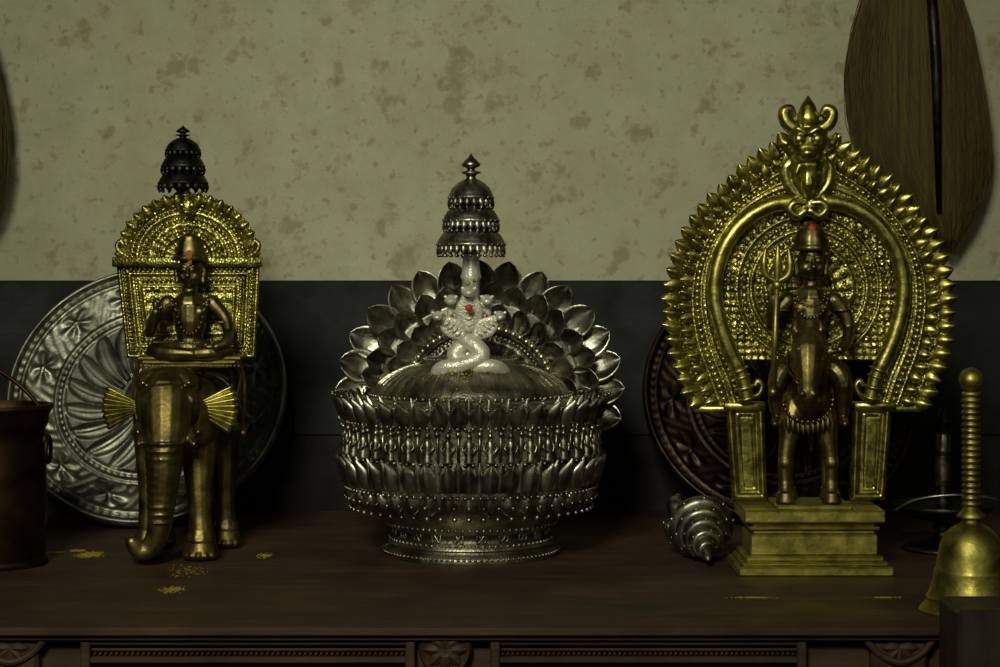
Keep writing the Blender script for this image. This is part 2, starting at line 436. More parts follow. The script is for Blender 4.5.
for (z0,z1,k) in ((368,364,42),(364,360,47),(360,356,52)):
    c0=P(189-k,z0,-14);c1=P(189+k,z1,72); g.box((c0.x,c0.y,c0.z),(P(189+k,z1,-14).x,c1.y,P(189,z1,-14).z),.001)
for i in range(26): g.sphere(P(141+i*3.9,366,-15),.0017,7,5)
for s in (-1,1):
    x0=189+s*48
    g.tube(catmull([P(x0,360,-10),P(x0+s*4,378,-6),P(x0-s*2,402,-2)],5),.0016,8); g.sphere(P(x0-s*2,406,-2),.0042,10,8)
    g.tube(catmull([P(x0+s*3,360,20),P(x0+s*8,385,22),P(x0+s*6,430,28)],5),.0014,8); g.sphere(P(x0+s*6,433,28),.004,10,8)
g.build('howdah_seat',M_bronze2,E,angle=40)
b=MB(); c=P(190,271,2); r=.0145
face(b,c,r)
b.limb([P(190,282,6),P(190,296,6)],[.0075,.0085],12)
b.sphere(P(190,306,6),(.022,.012,.012),16,10)
b.limb([P(190,306,5),P(190,322,4),P(190,338,4),P(190,350,4)],[.017,.0165,.0130,.0170],16)
b.sphere(P(181,312,-4),(.008,.006,.006)); b.sphere(P(199,312,-4),(.008,.006,.006))
b.limb([P(168,303,6),P(155,318,4),P(150,332,-4)],[.0085,.0065,.0058],12); b.limb([P(150,332,-4),P(152,326,-12),P(156,312,-18)],[.0058,.005,.0045],12)
b.limb([P(212,303,6),P(225,318,4),P(229,332,-3)],[.0085,.0065,.0058],12); b.limb([P(229,332,-3),P(226,342,-14),P(216,347,-20)],[.0058,.005,.0045],12)
b.limb([P(183,350,2),P(166,352,-8),P(154,351,-6),P(172,353,-18),P(192,354,-20)],[.012,.011,.009,.0075,.0055],12)
b.limb([P(197,350,2),P(214,352,-8),P(226,351,-6),P(208,353,-17),P(188,354,-16)],[.012,.011,.009,.0075,.0055],12)
b.build('seated_figure',M_bronze,E,vox=.0009,sm=2)
h=MB(); hand(h,P(156,312,-18),(0,-.1,1),(1,0,0),.0034); hand(h,P(216,347,-20),(-1,-.2,0),(0,0,1),.0034); h.build('hands',M_bronze,E,vox=.0006,sm=1)
g=MB()
g.lathe([(.0150,0),(.0175,.002),(.0155,.005),(.0140,.008),(.0150,.011),(.0125,.015),(.0125,.018),(.009,.022),(.0095,.024),(.005,.027),(0,.029)],P(190,261,2),24,mod=lambda r,z,a,j:r*(1+.06*cos(10*a)))
for t in range(11): a=pi+pi*t/10; g.sphere(P(190+18*cos(a),300-16*sin(a),-7),.0019,7,5)
for t in range(15): a=pi+pi*t/14; g.sphere(P(190+14*cos(a),304-30*sin(a),-11-3*sin(-a)),.0016,7,5)
for x_ in (158,222): g.tube([P(x_,322,3)+Vector((cos(t)*.0078,sin(t)*.0078,0)) for t in [2*pi*i/14 for i in range(14)]],.0013,6,closed=True)
for i in range(18): g.sphere(P(190+15.5*cos(pi*i/17+pi),343,4-14*sin(pi*i/17)),.0018,7,5)
g.build('crown_and_jewels',M_bronze,E)
g=MB(); g.sphere(P(190,262,-14),(.0022,.001,.0035)); g.sphere(P(189,255,-16),(.004,.0015,.005)); g.build('paste_mark',M_orange,E)
g=MB()
def bp(u,v):
    z=262+96*v; l=116+11*v; r_=260-5*v; x_=l+(r_-l)*u
    du=min(x_-l,r_-x_); dv=min(z-262,358-z); d=min(du,dv); q=0
    for e in (2,12,24): q+=2.2*math.exp(-((d-e)/1.3)**2)
    if 12<d<24: q-=1
    if d>26: q+=1.2*abs(sin(x_*.35)*sin(z*.3))
    return P(x_,z,34-q)
g.grid(bp,130,90,(0,.003,0))
for s in (0,1):
    for dd in (7,18):
        n=22
        for i in range(n):
            t=i/(n-1); z=262+dd+(96-2*dd)*t; l=116+11*(z-262)/96+dd; r_=260-5*(z-262)/96-dd
            g.sphere(P(l if s==0 else r_,z,31),.0022,7,5)
for dd in (7,18):
    for zz in (262+dd,358-dd):
        for i in range(9):
            for s in (-1,1): g.sphere(P(188+s*(64-dd-i*4.6),zz,31),.0022,7,5)
a0=P(113,267,30);a1=P(263,258,42); g.box((a0.x,.024,a0.z),(a1.x,.042,a1.z+.001),.001)
def ar(u,v):
    a=pi*u; R=1-v; rx=62*R; rz=56*R; q=0
    t=1-v
    for e in (.97,.82,.62,.42): q+=2.2*math.exp(-((t-e)/.022)**2)
    if t<.62: q+=1.5*abs(sin(12*a))
    return P(188+rx*cos(a),259-rz*sin(a),34-q)
g.grid(ar,120,40,(0,.003,0))
for (t,n,r) in ((.90,34,.0023),(.72,26,.0026),(.52,18,.0024)):
    for i in range(n):
        a=pi*(i+.5)/n; g.sphere(P(188+62*t*cos(a),259-56*t*sin(a),31),r,7,5)
for i in range(19):
    a=pi*(i+.5)/19; d=Vector((cos(a),-.1,sin(a)))
    g.petal(frame(P(188+59*cos(a),259-53*sin(a),33),d,(0,-1,.0)),.015,.0125,.3,.1,ex=.75)
    g.sphere(P(188+70*cos(a+.08),259-64*sin(a+.08),32),.0018,6,5)
for s in (-1,1):
    g.tube(catmull([P(188+s*58,258,30),P(188+s*68,252,28),P(188+s*71,245,28),P(188+s*67,241,28),P(188+s*64,246,28)],5),.0025,8)
g.sphere(P(187,207,28),(.010,.008,.011),14,10); g.sphere(P(182,205,20),.003); g.sphere(P(192,205,20),.003); g.sphere(P(187,212,19),(.005,.004,.003))
g.lathe([(.004,0),(.009,.002),(.005,.006),(.004,.012)],P(185,197,32),16)
g.build('prabha_backplate',M_brassE,E)
g=MB()
g.tube([P(184,200,34),P(183,150,34)],.003,10)
for (bz,r,hh) in ((188,24,17),(171,21,16),(155,17,14)):
    umbrella(g,P(183,bz-3,34),mm(r)*1.0,mm(hh),16)
stupa_finial(g,P(183,143,34),.018,.008)
g.build('umbrella_tiers',M_black,E)

# =============================== silver kalasha with naga ===============================
cx,cy=471,50
cc=P(cx,560,cy); cc.z=TZ+.0004
K=empty('silver_kalasha_shrine',cc)
g=MB()
prof=[(0,0),(88,0),(89,3),(88,6),(84,8),(83,11),(85,13),(84,16),(79,19),(78,24),(80,27),(84,29),(88,34),(100,42),(112,50),(120,58),(125,66),(127,74),(128,90),(127,100),(128,110),(127,134),(129,140),(130,154),(126,157),(120,158),(110,157)]
g.lathe([(mm(a),mm(b)) for a,b in prof],cc,160,mod=lambda r,z,a,j:r*(1+(.006*cos(60*a) if .040<z<.066 else 0)))
g.build('bowl',M_silverE,K,angle=50)
g=MB()
def ring(fn,n,off=0):
    for i in range(n):
        a=2*pi*(i+off)/n; d=Vector((cos(a),sin(a),0)); fn(d,i,a)
up=Vector((0,0,1))
for (z,r,n,s) in ((5,90,100,1.7),(17,83,80,1.8),(33,88,80,1.9),(70,129,110,2.0),(102,130,110,2.0),(137,131,110,2.0),(155,131,110,1.8)):
    ring(lambda d,i,a:g.sphere(cc+d*mm(r)+up*mm(z),mm(s),6,5),n)
ring(lambda d,i,a:g.tube([cc+Matrix.Rotation(sin(t)*.06,3,'Z')@d*mm(80)+up*mm(24+4*sin(2*t)) for t in [2*pi*k/14 for k in range(14)]],mm(1.1),5,closed=True),22)
ring(lambda d,i,a:g.petal(frame(cc+d*mm(127)+up*mm(70),-up-d*.45,d),mm(20),mm(17),.30,.0,ex=.65),40)
ring(lambda d,i,a:(g.sphere(cc+d*mm(124)+up*mm(49),mm(2.6),7,5),g.sphere(cc+d*mm(129)+up*mm(60),mm(1.8),6,5)),56)
ring(lambda d,i,a:g.petal(frame(cc+d*mm(128)+up*mm(75),up+d*.10,d),mm(28),mm(19),.30,.22,ex=.75),40)
ring(lambda d,i,a:g.petal(frame(cc+d*mm(127)+up*mm(75),up+d*.04,d),mm(30),mm(13),.3,.12,ex=.75),40,.5)
def fig(d,i,a):
    t=Vector((-d.y,d.x,0)); o=cc+d*mm(130)
    g.lathe([(mm(q),mm(z)) for q,z in ((4.5,0),(5,2),(3.6,5),(4.6,10),(3.0,14),(4.4,19),(2,22),(1.6,23))],o+up*mm(104),10)
    g.sphere(o+up*mm(130),(mm(2.9),mm(2.9),mm(3.4)),8,6); g.sphere(o+up*mm(134.5),(mm(1.6),mm(1.6),mm(2.6)),6,5)
    for s in (-1,1): g.tube([o+t*s*mm(3.5)+up*mm(124),o+t*s*mm(6.8)+up*mm(118)+d*mm(1),o+t*s*mm(3)+up*mm(113)+d*mm(4)],mm(1.2),6)
ring(fig,40)
ring(lambda d,i,a:(g.tube([cc+d*mm(129)+up*mm(104),cc+d*mm(131)+up*mm(134)],mm(1.5),6),g.sphere(cc+d*mm(132)+up*mm(132),mm(3.2),7,5)),40,.5)
ring(lambda d,i,a:g.petal(frame(cc+d*mm(128)+up*mm(137),up+d*.20,d),mm(27),mm(19),.30,.24,ex=.75),42)
ring(lambda d,i,a:g.petal(frame(cc+d*mm(124)+up*mm(139),up+d*.05,d),mm(27),mm(14),.3,.1,ex=.75),42,.5)
ring(lambda d,i,a:g.sphere(cc+d*mm(142)+up*mm(164),mm(1.8),6,5),42)
g.build('petal_and_figure_bands',M_silverD,K)
g=MB()
prof=[(114,154),(112,159),(106,161),(103,160),(101,162),(99,167),(95,173),(88,179),(78,185),(66,190),(56,193),(52,194),(50,197),(47,199),(44,197),(40,198),(28,201),(14,202),(0,202.5)]
g.lathe([(mm(a),mm(b)) for a,b in prof],cc,144,mod=lambda r,z,a,j:r*(1+(.008*cos(48*a) if .165<z<.192 else 0)))
ring(lambda d,i,a:g.sphere(cc+d*mm(104)+up*mm(163),mm(1.7),6,5),90)
ring(lambda d,i,a:g.sphere(cc+d*mm(49)+up*mm(199),mm(1.4),6,5),60)
ring(lambda d,i,a:g.tube(catmull([cc+d*mm(54)+up*mm(193.6),cc+d*mm(66)+up*mm(190),cc+d*mm(78)+up*mm(185.2),cc+d*mm(88)+up*mm(179.5),cc+d*mm(95)+up*mm(173.5)],3),mm(.9),5),48)
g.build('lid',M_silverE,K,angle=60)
g=MB()
fcx,fcy=480,390
def fp(r,a,y): return P(fcx+r*cos(a)*1.03,fcy-r*sin(a)*.90,y)
FY=118
rnd=random.Random(3)
def pet(r,a,L,W,y,curl,cup=.34,tl=.25,ex=.62):
    d=Vector((cos(a)+rnd.uniform(-.08,.08),-tl+rnd.uniform(-.15,.15),sin(a)))
    M=frame(fp(r,a,y),d,(0,-1,.15))@Matrix.Rotation(rnd.uniform(-.4,.4),4,'Z')
    g.petal(M,mm(L),mm(W),cup,curl,10,8,.04,.42,.45,ex)
for i in range(17): a=-.22+(pi+.44)*i/16; pet(100,a,44,36,FY+6,.10,-.22,.05)
for i in range(16): a=-.22+(pi+.44)*(i+.5)/16; pet(86,a,37,31,FY-3,.24,-.24,.3)
for i in range(15): a=-.22+(pi+.44)*i/14; pet(72,a,31,26,FY-11,.30,-.22,.55)
for i in range(34): a=-.2+(pi+.4)*i/33; g.sphere(fp(70,a,FY-15),mm(4.2),9,7)
for i in range(48): a=-.2+(pi+.4)*i/47; g.sphere(fp(61,a,FY-13),mm(2.1),7,5)
g.build('lotus_petal_fan',M_silver,K)
g=MB()
def disc(u,v):
    a=-.3+(pi+.6)*u; r=98*(1-v)
    q=3*math.exp(-((r-66)/2)**2)+2*math.exp(-((r-56)/2)**2)+(1.5*abs(sin(14*a)) if r<54 else 0)
    return fp(r,a,FY-4-q)
g.grid(disc,100,40,(0,.003,0))
for s in (-1,1): g.box((P(fcx+s*70-10,440,FY).x,mm(FY-2),TZ+.12),(P(fcx+s*70+10,440,FY).x,mm(FY+4),TZ+.20),.001)
g.build('fan_backing',M_silverD,K)
g=MB()
s0=P(471,345,48)
g.lathe([(mm(a),mm(b)) for a,b in ((16,-28),(17,-22),(13,-16),(12,-8),(10,0),(9,10),(9.5,20),(8.5,30),(10.5,34),(8.5,38),(8.5,66),(10.5,70),(9,74),(8,88),(11,92),(6,96),(4,150),(4,152))],s0,28,mod=lambda r,z,a,j:r*(1+.04*cos(8*a)))
g.build('spire_pole',M_scale,K)
g=MB()
for (bz,r,hh,n) in ((252,33.5,23,28),(228,27.5,21,24),(205,22,21,18)):
    umbrella(g,P(471,bz-5,48),mm(r),mm(hh),n)
stupa_finial(g,P(471,188,48),.036,.011)
g.build('umbrella_tiers',M_silverD,K)
# cobra : five flat hoods with raised heads, braided body
g=MB()
heads=[(443,319,-62,.92),(454,304,-32,1.05),(469,296,0,1.2),(484,304,32,1.05),(495,319,62,.92)]
for k,(hx,hy,an,sc_) in enumerate(heads):
    yy=-6-8*(k%2==0)
    tip=P(hx,hy,yy); nb=P(468+(hx-468)*.22,346,-2)
    t=math.radians(an*.75); d=Vector((sin(t),-.12,cos(t)))
    base=tip-d*mm(27)*sc_
    g.tube(catmull([P(468+(hx-468)*.15,352,0),nb.lerp(base,.6),base+d*mm(4)],5),[mm(4.6)]*11,10)
    M=frame(base-d*mm(5),d,(0,-1,0)); 
    vs=[];fs=[]
    for i in range(13):
        u=i/12; wv=mm(4+5.6*sin(pi*min(1,u*.95+.05))**1.3)*sc_; dp=mm(4.6-1.2*sin(pi*u))*sc_
        for j in range(16):
            a=2*pi*j/16; vs.append((wv*cos(a),dp*sin(a)-mm(2.5)*abs(cos(a))**2*sin(pi*u),u*mm(31)*sc_))
    for i in range(12):
        for j in range(16):
            fs.append((i*16+j,i*16+(j+1)%16,(i+1)*16+(j+1)%16,(i+1)*16+j))
    fs.append(tuple(range(16))[::-1]); fs.append(tuple(12*16+j for j in range(16)))
    g.add(vs,fs,M)
    for j in range(5):
        q=base+d*mm(1+5*j)*sc_; X=Vector((cos(t),0,-sin(t)))
        g.tube([q-X*mm(3.5)*sc_+Vector((0,-.0042,0)),q+Vector((0,-.0062,-.0006)),q+X*mm(3.5)*sc_+Vector((0,-.0042,0))],mm(.9),6)
    R=Matrix.Rotation(t,3,'Y')
    g.sphere(tip+Vector((0,-.003,0)),(.0056*sc_,.0100*sc_,.0046*sc_),14,10,R)
    g.sphere(tip+Vector((0,-.0120,-.0012)),(.0042*sc_,.0064*sc_,.0032*sc_),12,8)
    for s in (-1,1): g.sphere(tip+Vector((s*.0042*sc_,-.0090,.0030)),.0016,8,6)
def coil(pts,r0,r1):
    q=catmull(pts,8); n=len(q); g.tube(q,[mm(r0+(r1-r0)*i/(n-1)) for i in range(n)],14); g.sphere(q[0],mm(r0)*.98); g.sphere(q[-1],mm(r1)*.98)
coil([P(461,338,-4),P(474,347,-12),P(479,357,-14),P(464,365,-16),P(448,368,-14),P(444,375,-4),P(458,380,2)],7.8,6.5)
coil([P(477,338,-2),P(463,348,-4),P(458,358,-6),P(474,366,-12),P(490,367,-12),P(497,374,-2),P(482,380,-8),P(462,379,-18)],7.8,6)
coil([P(469,352,4),P(469,366,2),P(470,378,2)],10,12)
pv=P(469,376,0)
g.v=[(pv.x+(x-pv.x)*1.20,y*1.15,pv.z+(z-pv.z)*1.06) for x,y,z in g.v]
g.build('five_headed_cobra',M_scale,K)
g=MB()
g.sphere(P(469,308,-31),(.0038,.0016,.0038)); g.sphere(P(452,316,-17),(.0017,.0012,.0022)); g.sphere(P(487,316,-17),(.0017,.0012,.0022))
g.build('vermilion_marks',M_red,K)
g=MB()
for (a,z_,r) in ((452,374,1.6),(488,378,1.4),(470,389,1.6),(477,388,1.2)):
    g.sphere(P(a,z_,-24),mm(r),6,5)
g.sphere(P(468,283,38),mm(2.4),6,5); g.sphere(P(474,280,38),mm(1.6),6,5)
for i in range(160):
    a=random.gauss(-pi/2-.1,.25); r=random.uniform(52,98); z=203-((r-40)/60)**2*38
    g.sphere(cc+Vector((cos(a)*mm(r),sin(a)*mm(r),mm(z-1.5 if r<90 else z-4))),mm(random.uniform(.4,1.0)),5,4)
g.build('turmeric_specks',M_turm,K)

# =============================== brass horse rider with prabhavali ===============================
ax=809
H=empty('horse_rider_idol',P(ax,560,-62)); H.location.z=TZ
ox=H.location.x
g=MB()
for (z0,z1,hw,yf_,yb_) in ((0,9,74,-107,-17),(9,13,70,-103,-20),(13,18,66,-100,-23),(18,38,61,-94,-28),(38,43,58.5,-92,-30),(43,46,63,-97,-26),(46,50,59,-93,-30),(50,62,67.5,-100,-20)):
    g.box((ox-mm(hw),mm(yf_),TZ+mm(z0)),(ox+mm(hw),mm(yb_),TZ+mm(z1)),.0016)
g.box((ox-mm(36),mm(-97),TZ+.062),(ox+mm(36),mm(-30),TZ+.0665),.001)
g.build('pedestal',M_bellm,H,smooth=False)
g=MB(); YA=-48
for s in (-1,1):
    def pil(u,v):
        z=404+96*v; i_=45-3*v; o_=83-7*v; x_=i_+(o_-i_)*u
        d=min(x_-i_,o_-x_,(z-404)*1.0,(500-z)*1.0); q=3.4*math.exp(-((d-3.5)/3)**2)+1.2*math.exp(-((d-11)/1.2)**2)
        if d>13: q+=.6
        return P(ax+s*x_,z,YA-q)
    g.grid(pil,40,90,(0,.010,0))
    a=P(ax+s*44,410,YA); b_=P(ax+s*(86),402,YA)
    g.box((min(a.x,b_.x),mm(YA-7),a.z),(max(a.x,b_.x),mm(YA+12),b_.z),.0012)
    a=P(ax+s*44,412,YA); b_=P(ax+s*116,406,YA)
    g.box((min(a.x,b_.x),mm(YA-3),a.z),(max(a.x,b_.x),mm(YA+7),b_.z),.0010)
g.build('side_pillars',M_brass,H,angle=50)
Tp=[(12,201),(40,206),(66,222),(85,248),(94,280),(92,312),(82,345),(68,375),(61,402)]
Op=[(16,142),(38,161),(68,184),(96,212),(117,244),(129,280),(131,318),(125,355),(113,388),(104,408)]
Tc=resample(catmull([(a,b,0) for a,b in Tp],10),161); Oc=resample(catmull([(a,b,0) for a,b in Op],10),161)
g=MB()
for s in (-1,1):
    def band(u,v):
        i=min(160,int(round(u*160))); p=Tc[i].lerp(Oc[i],v); q=0
        for e in (.30,.40,.62,.98): q+=2.6*math.exp(-((v-e)/.03)**2)
        return P(ax+s*p.x,p.y,YA+2-q)
    g.grid(band,160,30,(0,.004,0))
g.build('arch_band',M_brassE,H)
g=MB()
def along(v,n):
    L=[a.lerp(b_,v) for a,b_ in zip(Tc,Oc)]; return resample(L,n)
for s in (-1,1):
    for (v,n,r) in ((.20,46,1.9),(.51,44,3.0),(.88,60,1.8)):
        for p in along(v,n): g.sphere(P(ax+s*p.x,p.y,YA-1),mm(r),8,6)
    for (v,n,L,W,yy) in ((.97,24,18,16,0),(.68,24,13,11.5,-3)):
        C=along(v,n*2+1)
        for k in range(n):
            i=2*k+1; t=(C[i+1]-C[i-1]).normalized()
            o=Vector((C[i].x,0,-(C[i].y-300)))
            nn=Vector((t.y,0,t.x))
            if nn.dot(o)<0: nn=-nn
            nn=Vector((nn.x*s,-.22,nn.z+.22)).normalized()
            M=frame(P(ax+s*C[i].x,C[i].y,YA+yy),nn,(0,-1,0))@Matrix.Rotation(random.uniform(-.4,.4),4,'Z')
            g.petal(M,mm(L)*random.uniform(.9,1.08),mm(W),.24,.10,8,6,.06,.7,.30,.8)
            if v>.9:
                C2=P(ax+s*(C[i+1].x),C[i+1].y,YA+yy); g.sphere(C2+Vector((nn.x,0,nn.z))*mm(4),mm(2.2),7,5)
g.build('flame_leaf_border',M_brass,H)
g=MB()
for s in (-1,1):
    L=[P(ax+s*p.x,p.y,YA-9) for p in resample(Tc,70)]
    g.tube(L,[mm(8.0 if i<60 else 7.0) for i in range(70)],18)
    for (i0,r) in ((60,9.8),(62,8.8),(65,10.8),(68,10.2)):
        d=(L[i0+1]-L[i0]).normalized(); 
        g.tube([L[i0]-d*.0015,L[i0]-d*.0008,L[i0]+d*.0008,L[i0]+d*.0015],[mm(r*.9),mm(r),mm(r),mm(r*.9)],18)
    g.tube(catmull([P(ax+s*58,398,YA-12),P(ax+s*50,394,YA-14),P(ax+s*47,386,YA-14),P(ax+s*51,381,YA-14),P(ax+s*54,386,YA-14)],6),mm(2.6),10)
g.build('arch_tube',M_brass,H)
g=MB()
hwf=[(r_.y,r_.x) for r_ in Tc]
def hwid(z):
    for (z0,x0),(z1,x1) in zip(hwf[8:],hwf[9:]):
        if z0<=z<=z1: return x0+(x1-x0)*(z-z0)/max(1e-6,z1-z0)
    return 40
def halo(u,v):
    z=208+152*v; hw=hwid(z); x_=(u*2-1)*hw
    dx=x_; dz=(z-288); r_=math.hypot(dx,dz*1.0); a=math.atan2(dz,dx); q=0
    for e in (72,58,44,24): q+=2.6*math.exp(-((r_-e)/1.6)**2)
    if r_<43: q+=2.0*abs(sin(9*a+r_*.06))**.7
    if r_>74: q+=1.5*abs(sin(x_*.45)*sin(z*.45))
    return P(ax+x_,z,YA+1-q)
g.grid(halo,150,120,(0,.003,0))
for (r_,n,s_) in ((84,66,2.2),(77,60,2.6),(65,54,3.2),(51,44,2.9),(36,30,2.0)):
    for i in range(n):
        a=2*pi*i/n; zz=288-r_*sin(a)
        if zz>356 or zz<210 or abs(r_*cos(a))>hwid(zz)-6: continue
        g.sphere(P(ax+r_*cos(a),zz,YA-2),mm(s_),8,6)
g.build('halo_plate',M_brassE,H)
b=MB()
b.sphere(P(808,143,YA-8),(.021,.015,.018),18,12)
b.sphere(P(808,158,YA-16),(.016,.013,.011),14,10)
b.sphere(P(808,153,YA-28),(.007,.005,.0045))
for s in (-1,1):
    b.sphere(P(808+s*9,139,YA-21),.0058,12,8)
    b.limb([P(808+s*3,133,YA-22),P(808+s*10,129,YA-22),P(808+s*17,133,YA-18)],[.003,.0034,.002],8)
    b.limb([P(808+s*7,130,YA-6),P(808+s*15,128,YA-8),P(808+s*22,121,YA-8),P(808+s*24,112,YA-8),P(808+s*18,109,YA-8),P(808+s*15,114,YA-8)],[.0085,.0075,.007,.006,.005,.0035],10)
    b.limb([P(808+s*16,146,YA-6),P(808+s*25,142,YA-6),P(808+s*28,134,YA-6)],[.007,.0055,.002],8)
    b.limb([P(808+s*9,166,YA-22),P(808+s*12,174,YA-24)],[.0028,.001],6)
    b.limb([P(808+s*14,160,YA-10),P(808+s*22,168,YA-10),P(808+s*20,184,YA-10),P(808+s*10,197,YA-12)],[.006,.006,.0055,.004],8)
    b.limb([P(808+s*4,203,YA-14),P(808+s*14,203,YA-16),P(808+s*18,210,YA-16),P(808+s*11,216,YA-16),P(808+s*3,211,YA-16)],[.0045]*5,8)
b.limb([P(808,130,YA-6),P(808,118,YA-7),P(808,106,YA-6),P(808,96,YA-5)],[.010,.011,.0075,.001],12)
b.limb([P(808,165,YA-8),P(808,182,YA-8),P(808,199,YA-8)],[.020,.017,.009],14)
b.limb([P(808,170,YA-20),P(808,184,YA-20),P(808,196,YA-16)],[.006,.008,.004],10)
b.sphere(P(808,207,YA-10),(.017,.008,.009),14,10)
b.build('kirtimukha_crest',M_brass,H,vox=.001,sm=2)
# horse
b=MB()
g0=TZ+.0675
Q=P
b.sphere(Q(810,400,-66),(.024,.026,.026),18,12)
b.sphere(Q(810,400,-45),(.024,.030,.023),18,12)
b.sphere(Q(810,396,-28),(.024,.020,.024),16,12)
b.limb([Q(810,388,-72),Q(809,364,-84),Q(808,345,-92)],[.021,.0185,.0155],14)
b.limb([Q(808,340,-95),Q(808,353,-106),Q(808,370,-114),Q(808,387,-118),Q(808,397,-118)],[.0145,.0165,.0130,.0100,.0098],14)
for s in (-1,1):
    b.limb([Q(808+s*10,338,-94),Q(808+s*13,329,-95),Q(808+s*12,320,-94)],[.0050,.0048,.001],8)
    b.sphere(Q(808+s*13,355,-109),(.0036,.0042,.0042),10,8)
    b.limb([Q(808+s*10,349,-116),Q(808+s*14,351,-110)],[.002,.0018],6)
    b.sphere(Q(808+s*5.5,394,-127),(.0028,.0024,.003),8,6)
    b.sphere(Q(808+s*8,366,-106),(.008,.011,.013),12,8)
    fx_=808+s*23; y0=-80
    f=Q(fx_,500,y0); f.z=g0
    b.limb([Q(808+s*13,404,-70),Q(808+s*18,425,-76),Q(808+s*20,440,y0+2),f+Vector((0,0,.040)),f+Vector((0,0,.018)),f+Vector((0,-.003,.009))],[.014,.0115,.0088,.0066,.0060,.0068],12)
    b.sphere(f+Vector((0,-.001,.038)),.0076,10,8); b.sphere(f+Vector((0,-.0005,.0165)),.0068,10,8)
    b.lathe([(0,0),(.0100,0),(.0080,.010),(0,.011)],f+Vector((0,-.004,0)),16)
    f=Q(808+s*19,500,-40); f.z=g0
    b.limb([Q(808+s*13,402,-28),Q(808+s*16,425,-38),f+Vector((0,.004,.046)),f+Vector((0,.002,.018)),f+Vector((0,-.001,.008))],[.014,.011,.0068,.0056,.006],12)
    b.lathe([(0,0),(.009,0),(.007,.010),(0,.011)],f+Vector((0,-.002,0)),16)
b.limb([Q(808,392,-12),Q(810,410,-4),Q(811,450,-8)],[.005,.0055,.002],8)
b.build('horse',M_bronze2,H,vox=.0011,sm=2)
g=MB()
for i in range(15):
    t=i/14; a=pi*t; g.sphere(Q(808+25*cos(a),400+22*sin(a),-82-16*sin(a)),mm(2.1),7,5)
for i in range(9): g.petal(frame(Q(808-20+i*5,418+3*sin(pi*i/8),-92),(0,-.1,-1),(0,-1,0)),mm(13),mm(6),.3,0)
for s in (-1,1):
    g.tube([Q(808+s*13,350,-108),Q(808+s*11.5,372,-117)],mm(1),6); g.tube(catmull([Q(808+s*10,384,-120),Q(808+s*20,368,-104),Q(808+s*20,350,-92)],5),mm(1),6)
for z_,rx in ((347,15.5),(379,12.0)): g.tube([Q(808+rx*cos(t),z_+1.5*sin(t),-103-(z_-347)*.36-(rx*.95)*sin(t)) for t in [2*pi*i/16 for i in range(16)]],mm(1.1),6,closed=True)
g.build('horse_tack',M_bronze,H)
# rider
b=MB()
face(b,Q(811,262,-80),.0155)
b.limb([Q(811,276,-76),Q(811,292,-75)],[.0075,.009],12)
b.sphere(Q(811,301,-75),(.024,.012,.011),16,10)
b.limb([Q(811,300,-76),Q(811,316,-77),Q(811,332,-76),Q(811,350,-74),Q(811,366,-66)],[.0165,.0165,.0135,.0165,.018],16)
b.sphere(Q(802,308,-86),(.009,.006,.007)); b.sphere(Q(820,308,-86),(.009,.006,.007))
b.limb([Q(788,300,-76),Q(777,312,-78),Q(772,325,-80)],[.0085,.0072,.0062],12); b.limb([Q(772,325,-80),Q(771,312,-90),Q(774,298,-96)],[.0062,.0052,.0044],12)
b.limb([Q(834,300,-76),Q(845,314,-77),Q(849,328,-78)],[.0085,.0072,.0062],12); b.limb([Q(849,328,-78),Q(847,342,-90),Q(840,350,-102)],[.0062,.0052,.0044],12)
for s in (-1,1):
    b.limb([Q(810+s*10,364,-70),Q(810+s*27,372,-82),Q(810+s*33,384,-86)],[.013,.012,.0095],12)
    b.limb([Q(810+s*33,384,-86),Q(810+s*34,402,-80),Q(810+s*33,418,-78)],[.0090,.0076,.005],12)
    b.limb([Q(810+s*33,419,-78),Q(810+s*34,423,-87),Q(810+s*35,424,-94)],[.005,.0045,.0032],10)
b.build('rider',M_bronze,H,vox=.0009,sm=2)
h=MB(); hand(h,Q(774,298,-96),(.1,-.2,1),(1,0,0),.0034); hand(h,Q(840,350,-102),(-1,-.3,-.2),(0,0,1),.0034); h.build('rider_hands',M_bronze,H,vox=.0006,sm=1)
g=MB()
g.lathe([(.0160,0),(.0185,.002),(.0165,.005),(.0150,.008),(.016,.011),(.0125,.016),(.0125,.019),(.008,.023),(.004,.027),(0,.029)],Q(811,251,-80),26,mod=lambda r,z,a,j:r*(1+.06*cos(10*a)))
for k,(rx,dz,n) in enumerate(((14,12,13),(17,24,17))):
    for i in range(n):
        a=pi*i/(n-1); g.sphere(Q(811+rx*cos(a),294+dz*sin(a),-87-6*sin(a)),mm(1.6),7,5)
for x_,z_ in ((780,310),(842,310)): g.tube([Q(x_,z_,-78)+Vector((cos(t)*.0085,sin(t)*.0085,0)) for t in [2*pi*i/14 for i in range(14)]],.0014,6,closed=True)
g.build('rider_jewels',M_bronze,H)
g=MB()
g.tube([Q(773,392,-99),Q(777,280,-100)],mm(2.6),10)
g.limb([Q(777,284,-100),Q(777.5,262,-100),Q(778,244,-100)],[.0030,.0042,.0008],8)
for s in (-1,1): g.limb([Q(777,282,-100),Q(777+s*11,275,-100),Q(777+s*13,262,-100),Q(777+s*11,247,-100)],[.0026,.0030,.0036,.0008],8)
g.sphere(Q(777,285,-100),.005,12,8); g.sphere(Q(773,392,-99),.004,10,8)
g.build('trident',M_bellm,H)
g=MB(); g.sphere(Q(812,230,-88),(.0045,.003,.006)); g.build('flower_mark',M_red,H)

